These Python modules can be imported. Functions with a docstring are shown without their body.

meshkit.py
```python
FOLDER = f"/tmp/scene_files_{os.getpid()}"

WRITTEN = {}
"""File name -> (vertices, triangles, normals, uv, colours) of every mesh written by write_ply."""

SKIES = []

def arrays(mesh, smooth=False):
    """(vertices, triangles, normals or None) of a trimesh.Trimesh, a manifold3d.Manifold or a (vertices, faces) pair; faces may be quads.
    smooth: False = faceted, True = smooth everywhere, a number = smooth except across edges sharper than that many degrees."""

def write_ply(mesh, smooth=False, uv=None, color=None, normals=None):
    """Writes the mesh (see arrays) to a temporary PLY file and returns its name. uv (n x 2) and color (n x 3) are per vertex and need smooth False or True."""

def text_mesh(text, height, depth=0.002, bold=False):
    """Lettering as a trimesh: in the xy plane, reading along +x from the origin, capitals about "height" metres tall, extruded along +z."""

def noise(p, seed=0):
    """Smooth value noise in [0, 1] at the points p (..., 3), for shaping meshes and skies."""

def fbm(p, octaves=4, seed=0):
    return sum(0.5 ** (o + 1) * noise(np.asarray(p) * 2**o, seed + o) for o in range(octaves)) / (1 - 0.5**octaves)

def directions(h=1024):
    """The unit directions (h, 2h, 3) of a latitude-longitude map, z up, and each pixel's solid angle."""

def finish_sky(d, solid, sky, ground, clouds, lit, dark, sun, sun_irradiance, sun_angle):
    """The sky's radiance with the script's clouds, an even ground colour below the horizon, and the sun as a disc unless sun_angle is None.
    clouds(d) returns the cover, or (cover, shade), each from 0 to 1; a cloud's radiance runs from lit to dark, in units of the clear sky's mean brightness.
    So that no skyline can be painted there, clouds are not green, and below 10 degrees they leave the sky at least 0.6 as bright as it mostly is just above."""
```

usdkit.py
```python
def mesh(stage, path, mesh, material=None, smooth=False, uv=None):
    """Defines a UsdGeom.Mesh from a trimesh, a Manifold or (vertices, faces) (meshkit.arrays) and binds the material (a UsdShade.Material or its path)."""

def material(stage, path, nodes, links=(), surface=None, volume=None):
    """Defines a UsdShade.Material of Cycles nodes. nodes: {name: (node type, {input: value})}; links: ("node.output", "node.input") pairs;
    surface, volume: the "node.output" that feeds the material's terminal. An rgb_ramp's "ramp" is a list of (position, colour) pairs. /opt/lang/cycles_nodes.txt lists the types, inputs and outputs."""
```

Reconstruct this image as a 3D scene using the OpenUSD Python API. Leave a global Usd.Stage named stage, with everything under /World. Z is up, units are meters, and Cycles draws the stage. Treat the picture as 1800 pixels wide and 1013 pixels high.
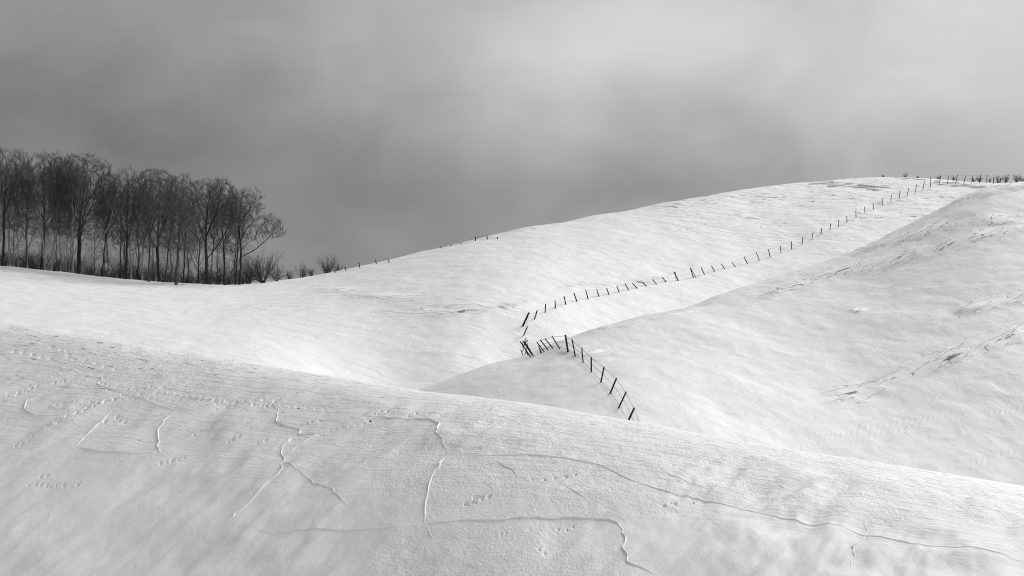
import math, random
import numpy as np, trimesh, usdkit, meshkit
from scipy.interpolate import PchipInterpolator, CubicSpline, RegularGridInterpolator
from scipy.ndimage import gaussian_filter1d
from scipy.spatial import cKDTree
from pxr import Usd, UsdGeom, UsdLux, UsdShade, Sdf, Gf, Vt

# ------------------------------------------------------------------ camera, sky, sun
F, CX, CY = 3610.0, 900.0, 506.5          # focal length and centre in units of an 1800 px wide picture
stage = Usd.Stage.CreateInMemory()
UsdGeom.SetStageUpAxis(stage, UsdGeom.Tokens.z)
UsdGeom.SetStageMetersPerUnit(stage, 1.0)
UsdGeom.Xform.Define(stage, '/World')
UsdGeom.Scope.Define(stage, '/World/Looks')
cam = UsdGeom.Camera.Define(stage, '/World/camera')
cam.AddRotateXOp().Set(90.0)
cam.CreateHorizontalApertureAttr(36.0)
cam.CreateVerticalApertureAttr(20.25)
cam.CreateFocalLengthAttr(36.0 * F / 1800)
cam.CreateClippingRangeAttr(Gf.Vec2f(0.5, 20000))
EXPOSURE = 1.33
cam.CreateExposureAttr(EXPOSURE)

SUN_AZ, SUN_EL = math.radians(24), math.radians(23)     # azimuth to the right of the view direction (+y)
SUN = np.array([math.cos(SUN_EL) * math.sin(SUN_AZ), math.cos(SUN_EL) * math.cos(SUN_AZ), math.sin(SUN_EL)])
sun = UsdLux.DistantLight.Define(stage, '/World/sun')
sun.AddRotateZOp().Set(-math.degrees(SUN_AZ))
sun.AddRotateXOp().Set(-(90 - math.degrees(SUN_EL)))
sun.CreateIntensityAttr(0.32)
sun.CreateAngleAttr(18.0)
sun.CreateColorAttr(Gf.Vec3f(1.0, 0.995, 0.985))
sun.GetPrim().CreateAttribute('inputs:normalize', Sdf.ValueTypeNames.Bool).Set(True)


def sky_material():
    n, l = {}, []
    n['tc'] = ('texture_coordinate', {})
    n['sky'] = ('sky_texture', {'sky_type': 'single_scattering', 'sun_disc': False, 'sun_elevation': SUN_EL, 'sun_rotation': SUN_AZ})
    n['bw'] = ('rgb_to_bw', {}); l.append(('sky.color', 'bw.color'))
    # slow warping of the view direction so that the clouds have torn, soft edges
    n['wn'] = ('noise_texture', {'scale': 9.0, 'detail': 3.0, 'roughness': 0.55}); l.append(('tc.generated', 'wn.vector'))
    n['ws'] = ('mapping', {'location': (-0.04, -0.04, -0.03), 'scale': (0.08, 0.08, 0.06)}); l.append(('wn.color', 'ws.vector'))
    n['wd'] = ('mix_color', {'blend_type': 'add', 'fac': 1.0, 'use_clamp': False}); l += [('tc.generated', 'wd.a'), ('ws.vector', 'wd.b')]
    n['sep'] = ('separate_xyz', {}); l.append(('wd.result', 'sep.vector'))
    n['az'] = ('math', {'math_type': 'arctan2'}); l += [('sep.x', 'az.value1'), ('sep.y', 'az.value2')]
    # broad cloud banks: (azimuth, elevation, widths, brightness change), radians
    val = None
    for i, (px, py, sx, sy, amp) in enumerate(BANKS):
        a, b = (px - CX) / F, (CY - py) / F
        n[f'a{i}'] = ('math', {'math_type': 'multiply_add', 'value2': F / sx, 'value3': -a * F / sx}); l.append(('az.value', f'a{i}.value1'))
        n[f'b{i}'] = ('math', {'math_type': 'multiply_add', 'value2': F / sy, 'value3': -b * F / sy}); l.append(('sep.z', f'b{i}.value1'))
        n[f'c{i}'] = ('math', {'math_type': 'multiply'}); l += [(f'a{i}.value', f'c{i}.value1'), (f'a{i}.value', f'c{i}.value2')]
        n[f'd{i}'] = ('math', {'math_type': 'multiply_add'}); l += [(f'b{i}.value', f'd{i}.value1'), (f'b{i}.value', f'd{i}.value2'), (f'c{i}.value', f'd{i}.value3')]
        n[f'e{i}'] = ('math', {'math_type': 'power', 'value1': math.exp(-1)}); l.append((f'd{i}.value', f'e{i}.value2'))
        n[f'f{i}'] = ('math', {'math_type': 'multiply_add', 'value2': amp, 'value3': 0.0}); l.append((f'e{i}.value', f'f{i}.value1'))
        if val:
            l.append((val, f'f{i}.value3'))
        val = f'f{i}.value'
    # fine cloud texture
    n['map'] = ('mapping', {'scale': (13, 13, 20)}); l.append(('tc.generated', 'map.vector'))
    n['cn'] = ('noise_texture', {'scale': 1.0, 'detail': 5.0, 'roughness': 0.5, 'distortion': 0.4}); l.append(('map.vector', 'cn.vector'))
    n['cs'] = ('math', {'math_type': 'multiply_add', 'value2': 0.8, 'value3': -0.4}); l.append(('cn.fac', 'cs.value1'))
    n['sum'] = ('math', {'math_type': 'add'}); l += [(val, 'sum.value1'), ('cs.value', 'sum.value2')]
    # overall: the overcast brightens towards the zenith and towards the hidden sun
    n['sp2'] = ('separate_xyz', {}); l.append(('tc.generated', 'sp2.vector'))
    n['zen'] = ('math', {'math_type': 'multiply_add', 'value2': ZENITH, 'value3': SKY_BASE, 'use_clamp': False}); l.append(('sp2.z', 'zen.value1'))
    n['sund'] = ('math', {'math_type': 'multiply_add', 'value2': SKY_SIDE}); l += [('sp2.x', 'sund.value1'), ('zen.value', 'sund.value3')]
    n['one'] = ('math', {'math_type': 'add', 'value2': 1.0}); l.append(('sum.value', 'one.value1'))
    n['lum'] = ('math', {'math_type': 'multiply'}); l += [('one.value', 'lum.value1'), ('sund.value', 'lum.value2')]
    n['cl'] = ('math', {'math_type': 'maximum', 'value2': 0.3}); l.append(('lum.value', 'cl.value1'))
    n['cc'] = ('combine_xyz', {}); l += [('cl.value', 'cc.x'), ('cl.value', 'cc.y'), ('cl.value', 'cc.z')]
    n['sc'] = ('combine_xyz', {}); l += [('bw.val', 'sc.x'), ('bw.val', 'sc.y'), ('bw.val', 'sc.z')]
    n['mix'] = ('mix_color', {'blend_type': 'mix', 'fac': 0.97, 'use_clamp': False}); l += [('sc.vector', 'mix.a'), ('cc.vector', 'mix.b')]
    n['bg'] = ('background_shader', {'strength': 0.05}); l.append(('mix.result', 'bg.color'))
    return usdkit.material(stage, '/World/Looks/sky_look', n, l, surface='bg.background')


SKY_BASE, ZENITH, SKY_SIDE = 2.4, 1.6, 3.2
BANKS = [(870, 150, 330, 150, 0.34), (680, 20, 220, 90, 0.20), (1480, 70, 460, 170, 0.34), (1070, 40, 280, 120, 0.40), (1740, 90, 220, 150, 0.18), (900, 210, 120, 80, 0.12),
         (1190, 195, 170, 70, -0.18), (380, 340, 460, 210, -0.20), (1200, 290, 420, 65, -0.26), (50, 10, 320, 90, 0.22), (700, 350, 300, 110, -0.16), (250, 140, 220, 80, -0.10)]
dome = UsdLux.DomeLight.Define(stage, '/World/sky')
UsdShade.MaterialBindingAPI.Apply(dome.GetPrim()).Bind(sky_material())
dome.GetPrim().SetCustomDataByKey('label', 'grey overcast winter sky, brighter towards the right')
dome.GetPrim().SetCustomDataByKey('category', 'sky')
dome.GetPrim().SetCustomDataByKey('kind', 'structure')

# ------------------------------------------------------------------ helpers
USED = {}


def numbered(path):
    if path not in USED:
        USED[path] = 0
        return path
    USED[path] += 1
    return f'{path}_{USED[path]:03d}'


def tag(prim, label, cat, group=None, kind=None):
    prim = prim.GetPrim() if hasattr(prim, 'GetPrim') else prim
    for k, v in (('label', label), ('category', cat), ('group', group), ('kind', kind)):
        if v:
            prim.SetCustomDataByKey(k, v)
    return prim


def thing(name, label, cat, loc=(0, 0, 0), group=None):
    x = UsdGeom.Xform.Define(stage, numbered('/World/' + name))
    x.AddTranslateOp().Set(Gf.Vec3d(*map(float, loc)))
    tag(x, label, cat, group)
    return x.GetPrim()


def part(name, mesh, mat, parent=None, smooth=False):
    base = str(parent.GetPath()) if parent is not None else '/World'
    return usdkit.mesh(stage, numbered(f'{base}/{name}'), mesh, mat, smooth)


def primvar(m, name, values):
    UsdGeom.PrimvarsAPI(m).CreatePrimvar(name, Sdf.ValueTypeNames.FloatArray, 'vertex').Set(Vt.FloatArray.FromNumpy(np.asarray(values, np.float32)))


def fbm2(x, y, sx, sy, octaves=4, seed=0):
    return meshkit.fbm(np.stack([np.asarray(x) / sx, np.asarray(y) / sy, np.full_like(np.asarray(x, float), 0.37 * seed)], -1), octaves, seed) - 0.5


def sstep(a, b, x):
    t = np.clip((np.asarray(x, float) - a) / (b - a), 0, 1)
    return t * t * (3 - 2 * t)


def prof(pts, soft=0):
    p = np.array(pts, float)
    f = PchipInterpolator(p[:, 0], p[:, 1])
    if not soft:
        return lambda x: f(np.clip(x, p[0, 0], p[-1, 0]))
    gx = np.arange(p[0, 0] - 600, p[-1, 0] + 600, 4.0)
    gy = gaussian_filter1d(f(np.clip(gx, p[0, 0], p[-1, 0])), soft / 4.0, mode='nearest')
    g = CubicSpline(gx, gy)
    return lambda x: g(np.clip(x, gx[0], gx[-1]))


# ------------------------------------------------------------------ the land: three hills, each with a ridge line
class Hill:
    def __init__(self, ridge, dist, s, w, back, wb, dip=((0, 0), (1, 0))):
        self.row, self.row2 = prof(ridge, 8), prof(ridge, 110)
        self.R, self.s, self.w, self.sb, self.wb = (prof(p, 90) for p in (dist, s, w, back, wb))
        self.dip = prof(dip, 90)
        self.extra = None

    def z(self, bx, y):
        """height at bearing bx and distance y"""
        R = self.R(bx)
        d = R - y
        near_ridge = np.exp(-(d / (0.12 * R)) ** 2)
        t = (CY - self.row(bx) * near_ridge - self.row2(bx) * (1 - near_ridge)) / F
        dd = np.maximum(d, 0)
        front = self.s(bx) * (np.sqrt(d * d + self.w(bx) ** 2) - self.w(bx)) + self.dip(bx) * (1 - np.exp(-(dd / 18) ** 1.3))
        back = self.sb(bx) * (np.sqrt(d * d + self.wb(bx) ** 2) - self.wb(bx))
        z = t * y - np.where(d > 0, front, back)
        if self.extra is not None:
            z = z + self.extra(bx, y)
        return z - 40 * sstep(1100, 2000, np.abs(bx - CX) - 200)

    def xyz(self, x, y):
        return self.z(CX + F * x / y, y)

    def at(self, bx, py, y0):
        """the point of the front face seen at bearing bx and row py (on the ridge if above it)"""
        ys = np.linspace(y0, float(self.R(bx)), 900)
        e = np.maximum.accumulate(self.z(np.full_like(ys, bx), ys) / ys)
        want = (CY - py) / F
        y = ys[min(np.searchsorted(e, want), len(ys) - 1)]
        return np.array([(bx - CX) / F * y, y, float(self.z(np.array(bx), np.array(y)))])


near = Hill([(-900, 480), (-400, 515), (0, 570), (150, 590), (300, 618), (450, 640), (600, 664), (735, 686), (900, 705), (1110, 740), (1300, 775), (1500, 806), (1650, 831), (1800, 855), (2100, 900), (2700, 960)],
            [(-900, 112), (0, 106), (900, 97), (1800, 90), (2700, 88)],
            [(-900, .345), (0, .345), (900, .33), (1800, .32), (2700, .32)],
            [(-900, 4), (0, 4), (500, 6), (900, 12), (1800, 16), (2700, 16)],
            [(-900, .3), (2700, .3)], [(-900, 12), (2700, 12)])

spur = Hill([(-300, 900), (500, 780), (735, 685), (850, 644), (945, 616), (970, 605), (1000, 594), (1100, 565), (1180, 545), (1300, 508), (1400, 477), (1500, 441), (1560, 412), (1640, 371), (1700, 341), (1745, 325), (1800, 318), (1900, 310), (2300, 300), (2700, 290)],
            [(-300, 172), (735, 178), (985, 192), (1180, 212), (1500, 246), (1740, 256), (1800, 258), (2700, 262)],
            [(-300, .16), (735, .16), (900, .145), (985, .125), (1180, .115), (1500, .135), (1800, .165), (2700, .165)],
            [(-300, 10), (735, 10), (985, 14), (1180, 16), (1500, 16), (1800, 22), (2700, 22)],
            [(-300, .25), (1700, .25), (1800, .25), (2700, .25)], [(-300, 8), (2700, 8)],
            [(-300, 0), (1000, 0), (1180, 1.0), (1500, 2.5), (1800, 3.2), (2700, 3.2)])

far = Hill([(-900, 440), (-300, 452), (0, 467), (100, 479), (200, 490), (300, 498), (400, 500), (480, 494), (560, 484), (610, 474), (690, 455), (770, 435), (870, 412), (935, 398), (1000, 388), (1100, 371), (1200, 353), (1300, 336), (1400, 322), (1480, 314), (1550, 311), (1600, 313), (1700, 319), (1800, 322), (2100, 330), (2700, 340)],
           [(-900, 300), (0, 292), (300, 292), (420, 302), (560, 330), (690, 338), (870, 350), (1000, 386), (1200, 422), (1400, 468), (1550, 488), (1640, 455), (1800, 440), (2700, 440)],
           [(-900, .042), (0, .042), (400, .046), (700, .066), (925, .082), (1000, .090), (1100, .098), (1330, .108), (1555, .085), (1640, .12), (1800, .12), (2700, .12)],
           [(-900, 12), (0, 12), (400, 14), (700, 30), (925, 30), (1100, 16), (1330, 8), (1555, 10), (1640, 5), (2700, 20)],
           [(-900, .05), (400, .05), (500, .12), (600, .2), (1500, .2), (1640, .12), (2700, .12)],
           [(-900, 25), (400, 25), (600, 15), (2700, 15)])


def far_extra(bx, y):
    x = (bx - CX) / F * y
    z = np.zeros_like(x)
    # gully that runs down between the wood and the spur: its right bank turns away from the sun
    for gx, gy, sx, sy, a in ((-13.5, 172, 5, 26, -0.35), (-1.5, 205, 6, 16, -0.35), (4.6, 207, 1.8, 5, 0.5)):
        z = z + a * np.exp(-((x - gx - (y - gy) * -0.12) / sx) ** 2 - ((y - gy) / sy) ** 2)
    # the bank below the drift falls away more steeply
    u = 238 + 6 * np.sin(x * 0.35) - y
    z = z - 0.040 * 9 * np.logaddexp(0, u / 9) * sstep(430, 770, bx) * sstep(1030, 860, bx)
    # below the fence line the side of the valley steepens
    z = z - 0.075 * 8 * np.logaddexp(0, (VALLEY(bx) - y) / 8) * sstep(600, 740, bx)
    return z


VALLEY = prof([(500, 180), (730, 182), (880, 184), (1900, 184)], 40)
far.extra = far_extra

# ------------------------------------------------------------------ materials
def grey(v):
    return (v, v * 0.995, v * 0.985)


def snow_material(name, grain, swell, turn, patch, ledge, lo, ledge_h):
    """snow crust: fine grain, wind swell, wind-cut ledges drawn out along one direction, and bare ground where it has broken"""
    n = {
        'geo': ('geometry', {}),
        'm1': ('mapping', {'scale': (1 / grain[0], 1 / grain[1], 1 / grain[0])}),
        'n1': ('noise_texture', {'scale': 1.0, 'detail': 4.0, 'roughness': 0.6}),
        'at': ('attribute', {'attribute': 'crust'}),
        'h1': ('math', {'math_type': 'multiply'}),
        'bp': ('bump', {'strength': 1.0, 'distance': grain[2]}),
        'm2': ('mapping', {'scale': (1 / swell[0], 1 / swell[1], 1 / swell[0])}),
        'n2': ('noise_texture', {'scale': 1.0, 'detail': 5.0, 'roughness': 0.5, 'distortion': 0.6}),
        'bp2': ('bump', {'strength': 1.0, 'distance': swell[2]}),
        'rot': ('mapping', {'rotation': (0, 0, -math.radians(turn))}),
        # ledges
        'm5': ('mapping', {'scale': (1 / ledge[0], 1 / ledge[1], 0.02)}),
        'n5': ('noise_texture', {'scale': 1.0, 'detail': 5.0, 'roughness': 0.55, 'distortion': 0.3}),
        'la': ('attribute', {'attribute': 'ledge'}),
        's5': ('map_range', {'range_type': 'smoothstep', 'from_min': 0.55, 'from_max': 0.572, 'to_min': 0.0, 'to_max': 1.0, 'clamp': True}),
        's6': ('map_range', {'range_type': 'smoothstep', 'from_min': 0.43, 'from_max': 0.45, 'to_min': 0.0, 'to_max': 0.6, 'clamp': True}),
        'ad': ('math', {'math_type': 'add'}),
        'h5': ('math', {'math_type': 'multiply'}),
        'bp5': ('bump', {'strength': 1.0, 'distance': ledge_h}),
        # bare grass and earth
        'm3': ('mapping', {'scale': (1 / patch[0], 1 / patch[1], 0.05)}),
        'n3': ('noise_texture', {'scale': 1.0, 'detail': 4.0, 'roughness': 0.62}),
        'pa': ('attribute', {'attribute': 'bare'}),
        's3': ('math', {'math_type': 'multiply_add', 'value2': 0.35}),
        'r3': ('map_range', {'range_type': 'smoothstep', 'from_min': lo, 'from_max': lo + 0.05, 'to_min': 0.0, 'to_max': 1.0, 'clamp': True}),
        'n4': ('noise_texture', {'scale': 0.35, 'detail': 3.0}),
        'tone': ('rgb_ramp', {'ramp': [(0.3, grey(.81)), (0.7, grey(.86))]}),
        'mix': ('mix_color', {'blend_type': 'mix', 'b': grey(.17)}),
        'p': ('principled_bsdf', {'roughness': 0.75, 'specular_ior_level': 0.15}),
    }
    l = [('geo.position', 'm1.vector'), ('m1.vector', 'n1.vector'), ('n1.fac', 'h1.value1'), ('at.fac', 'h1.value2'), ('h1.value', 'bp.height'),
         ('geo.position', 'm2.vector'), ('m2.vector', 'n2.vector'), ('n2.fac', 'bp2.height'),
         ('geo.position', 'rot.vector'), ('rot.vector', 'm5.vector'), ('m5.vector', 'n5.vector'), ('n5.fac', 's5.value'), ('n5.fac', 's6.value'), ('s5.result', 'ad.value1'), ('s6.result', 'ad.value2'),
         ('ad.value', 'h5.value1'), ('la.fac', 'h5.value2'), ('h5.value', 'bp5.height'), ('bp2.normal', 'bp5.normal'), ('bp5.normal', 'bp.normal'),
         ('rot.vector', 'm3.vector'), ('m3.vector', 'n3.vector'), ('pa.fac', 's3.value1'), ('n3.fac', 's3.value3'), ('s3.value', 'r3.value'),
         ('geo.position', 'n4.vector'), ('n4.fac', 'tone.fac'), ('tone.color', 'mix.a'), ('r3.result', 'mix.fac'),
         ('mix.result', 'p.base_color'), ('bp.normal', 'p.normal')]
    return usdkit.material(stage, '/World/Looks/' + name, n, l, surface='p.BSDF')


def wood_material(name, a, b, scale, stretch, rough=0.85):
    n = {'tc': ('texture_coordinate', {}), 'm': ('mapping', {'scale': (scale, scale, scale * stretch)}),
         'n': ('noise_texture', {'scale': 1.0, 'detail': 5.0, 'roughness': 0.65}),
         'r': ('rgb_ramp', {'ramp': [(0.35, grey(a)), (0.65, grey(b))]}),
         'b': ('bump', {'strength': 0.6, 'distance': 0.02}), 'p': ('principled_bsdf', {'roughness': rough, 'specular_ior_level': 0.2})}
    l = [('tc.object', 'm.vector'), ('m.vector', 'n.vector'), ('n.fac', 'r.fac'), ('r.color', 'p.base_color'), ('n.fac', 'b.height'), ('b.normal', 'p.normal')]
    return usdkit.material(stage, '/World/Looks/' + name, n, l, surface='p.BSDF')


M_NEAR = snow_material('near_snow', (0.11, 0.26, 0.042), (1.6, 5.0, 0.06), -18, (0.7, 0.35), (4.0, 0.5), 0.80, 0.07)
M_SPUR = snow_material('spur_snow', (0.25, 0.7, 0.06), (2.2, 5.0, 0.12), 52, (4.0, 1.3), (12.0, 2.6), 0.765, 0.28)
M_FAR = snow_material('far_snow', (0.35, 0.9, 0.08), (2.2, 4.0, 0.12), -20, (3.2, 2.6), (12.0, 5.0), 0.745, 0.38)
M_POST = wood_material('weathered_post', .012, .035, 18, .12)
M_WIRE = usdkit.material(stage, '/World/Looks/rusty_wire', {'n': ('noise_texture', {'scale': 30.0}), 'r': ('rgb_ramp', {'ramp': [(0.3, grey(.05)), (0.7, grey(.11))]}), 'p': ('principled_bsdf', {'roughness': 0.6, 'metallic': 0.4})}, [('n.fac', 'r.fac'), ('r.color', 'p.base_color')], surface='p.BSDF')
M_BARK_DARK = wood_material('dark_bark', .012, .035, 4, .25)
M_BARK_PALE = wood_material('pale_bark', .13, .26, 4, .25)
M_BARK_MID = wood_material('grey_bark', .04, .09, 4, .25)
M_TWIG = wood_material('twig_bark', .055, .11, 6, .3)
M_TWIG_FAR = wood_material('far_twig_bark', .10, .18, 6, .3)
M_ROCK = wood_material('dark_rock', .02, .05, 14, 1)
M_GRASS = wood_material('dry_grass_look', .09, .2, 9, .2)


def grid_mesh(bx, ys, zfun):
    B, Y = np.meshgrid(bx, ys)
    X = (B - CX) / F * Y
    Z = zfun(B, X, Y)
    n, m = len(ys), len(bx)
    i = np.arange(n * m).reshape(n, m)
    q = np.stack([i[:-1, :-1], i[:-1, 1:], i[1:, 1:], i[1:, :-1]], -1).reshape(-1, 4)
    V = np.stack([X, Y, Z], -1).reshape(-1, 3)
    f = np.vstack([q[:, [0, 1, 2]], q[:, [0, 2, 3]]])
    return V, f


def spaced(parts):
    """concatenate linspaces (start, stop, count)"""
    out = [np.linspace(a, b, n, endpoint=False) for a, b, n in parts]
    return np.concatenate(out + [[parts[-1][1]]])


# ------------------------------------------------------------------ the near slope with its cracks and tracks
def crop(ox, oy, s, pts):
    return [(ox + x / s, oy + y / s) for x, y in pts]


c1 = lambda *p: crop(0, 560, 4.0, p)
c3 = lambda *p: crop(380, 640, 3.377, p)
c4 = lambda *p: crop(700, 700, 3.236, p)
c5 = lambda *p: crop(1150, 720, 2.769, p)
CRACKS = [  # (polyline, strength)
    (c1((120, 430), (190, 437), (250, 448), (268, 465)), .7), (c1((225, 565), (185, 590), (180, 640), (240, 688), (430, 700)), .8),
    (c1((345, 470), (470, 485), (590, 495)), .7), (c1((640, 485), (740, 500), (870, 530)), 1.0), (c1((890, 540), (1040, 580), (1235, 638)), .9),
    (c1((345, 325), (440, 350), (520, 365), (570, 395)), .8), (c1((570, 395), (700, 400), (720, 430), (700, 460), (760, 490), (860, 500)), .9),
    (c1((0, 565), (130, 560), (290, 545), (480, 535), (660, 525)), .5),
    (c1((785, 645), (735, 705), (660, 780), (590, 845), (520, 912)), 1.3), (c1((520, 912), (600, 930), (760, 945), (900, 948), (1110, 945)), 1.0),
    (c1((1210, 670), (1160, 740), (1120, 790), (1108, 860), (1110, 945), (1130, 970)), .9), (c1((1110, 945), (1330, 930), (1560, 905), (1800, 880)), .3),
    (c1((880, 540), (1100, 530), (1250, 545), (1480, 575), (1600, 585), (1800, 575)), .55),
    (c3((370, 205), (330, 235), (345, 250), (372, 275), (365, 330), (430, 350), (515, 375), (495, 400), (590, 402), (500, 465), (400, 525)), 1.0),
    (c3((495, 402), (420, 455), (395, 490), (402, 540), (410, 562), (375, 590), (390, 610), (340, 685), (270, 740), (215, 800), (140, 880), (65, 945)), 1.3),
    (c3((402, 540), (430, 590), (470, 618), (545, 640), (590, 690), (660, 725), (730, 790), (780, 835)), .6),
    (c3((65, 945), (180, 980), (340, 990), (600, 980), (900, 965), (1100, 962)), .6),
    (c3((950, 290), (1040, 310), (1180, 310), (1300, 335), (1322, 360), (1310, 410), (1355, 460), (1385, 522)), 1.1),
    (c3((1385, 522), (1330, 590), (1275, 680), (1270, 740), (1245, 830), (1240, 945)), 1.2),
    (c4((297, 308), (480, 316), (740, 318), (900, 335), (1050, 362), (1170, 385), (1280, 440), (1420, 500), (1540, 535), (1700, 558), (1800, 580)), .6),
    (c4((555, 348), (620, 385), (660, 415), (680, 470)), .55), (c4((940, 465), (1000, 520), (1080, 565)), .6), (c4((1140, 385), (1150, 410), (1190, 408)), .5),
    (c4((1480, 405), (1580, 445), (1700, 490), (1800, 510)), .4),
    (c4((155, 712), (160, 740), (200, 800)), .5), (c4((160, 708), (360, 695), (620, 690), (850, 680), (1080, 680), (1190, 688), (1250, 715), (1280, 760), (1272, 860), (1305, 915), (1298, 950), (1370, 980), (1470, 1010)), 1.0),
    (c5((0, 385), (60, 400), (180, 415), (300, 440), (420, 465), (520, 490), (640, 520), (760, 545), (930, 575), (1080, 605), (1200, 630), (1360, 660), (1560, 690), (1800, 745)), .55),
    (c5((1005, 525), (1037, 572), (1020, 610), (975, 660), (968, 690), (950, 740), (955, 755)), .9),
    (c5((0, 300), (100, 325), (220, 360)), .4),
]
TRACKS = [  # small animal tracks: (polyline, spacing m, radius m)
    (c1((0, 230), (120, 235), (250, 262), (380, 288)), .5, .12), (c1((360, 205), (470, 232), (480, 280), (700, 320), (850, 355)), .5, .10),
    (c1((340, 640), (500, 610), (700, 585), (950, 578), (1300, 580), (1460, 575), (1800, 572)), .35, .07), (c1((0, 720), (200, 705)), .35, .06), (c1((250, 665), (500, 672), (760, 650)), .4, .05),
    (c1((400, 760), (600, 740), (740, 710)), .4, .05), (c1((880, 545), (1150, 530), (1400, 560), (1700, 600), (1800, 608)), .35, .09),
    (c3((0, 215), (120, 212), (300, 210)), .4, .09), (c3((0, 232), (250, 240), (480, 242), (650, 255)), .4, .08), (c3((595, 395), (700, 370), (880, 345)), .35, .07), (c3((1040, 530), (1200, 500), (1350, 485)), .35, .06),
    (c4((1300, 665), (1500, 655), (1700, 640)), .4, .05), (c4((760, 465), (900, 455), (1000, 435)), .4, .07),
]
PRINTS = []   # deep boot holes: (px, py, size)
for a, b, k, s in ((c1((310, 795), (855, 545)), None, 15, 1.0), (c1((65, 560), (270, 485)), None, 7, 1.0), (c1((340, 465), (455, 430)), None, 4, .8), (c1((120, 895), (205, 862)), None, 4, .9), (c1((1625, 845), (1690, 820)), None, 3, 1.0),
                   (c1((1140, 995), (1290, 955)), None, 5, .9), (c1((780, 700), (870, 710)), None, 4, .9), (c1((700, 430), (760, 500)), None, 5, 1.1), (c1((870, 500), (1150, 498)), None, 9, .8), (c1((1360, 795), (1465, 760)), None, 3, .6),
                   (c3((90, 440), (140, 425)), None, 3, 1.0), (c3((230, 460), (350, 430)), None, 4, .8), (c3((1490, 830), (1600, 790)), None, 5, 1.0), (c3((930, 290), (1010, 272)), None, 4, 1.0), (c3((1140, 290), (1195, 280)), None, 2, 1.), (c3((540, 340), (620, 320)), None, 5, .8),
                   (c3((310, 240), (370, 203)), None, 4, 1.1), (c4((400, 600), (500, 562)), None, 5, .9), (c4((850, 460), (1005, 432)), None, 5, .8), (c4((930, 750), (990, 735)), None, 3, .8), (c4((1510, 610), (1600, 595)), None, 4, .8), (c4((1690, 575), (1725, 572)), None, 2, .8),
                   (c4((590, 778), (615, 775)), None, 2, .7), (c4((800, 880), (830, 875)), None, 2, .8), (crop(0, 760, 4, ((225, 392), (320, 372))), None, 4, .7), (crop(0, 760, 4, ((455, 385), (570, 358))), None, 4, .8), (crop(0, 760, 4, ((370, 370), (435, 355))), None, 3, .6), (crop(0, 760, 4, ((280, 325), (315, 318))), None, 2, .7)):
    for t in np.linspace(0, 1, k):
        PRINTS.append((a[0][0] + (a[1][0] - a[0][0]) * t, a[0][1] + (a[1][1] - a[0][1]) * t, s))


def world_line(hill, pts, y0, step=0.05):
    w = np.array([hill.at(x, y, y0) for x, y in pts])
    if len(w) > 2:
        t = np.concatenate([[0], np.cumsum(np.hypot(*np.diff(np.array(pts), axis=0).T) + 1e-3)])
        tt = np.unique(np.concatenate([t, np.linspace(0, t[-1], 5 * len(t))]))
        w = np.stack([0.6 * PchipInterpolator(t, w[:, k])(tt) + 0.4 * np.interp(tt, t, w[:, k]) for k in range(3)], 1)
    out = []
    for a, b in zip(w[:-1], w[1:]):
        k = max(2, int(np.hypot(*(b - a)[:2]) / step))
        out.append(a + (b - a) * np.linspace(0, 1, k, endpoint=False)[:, None])
    return np.vstack(out + [w[-1:]])


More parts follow.
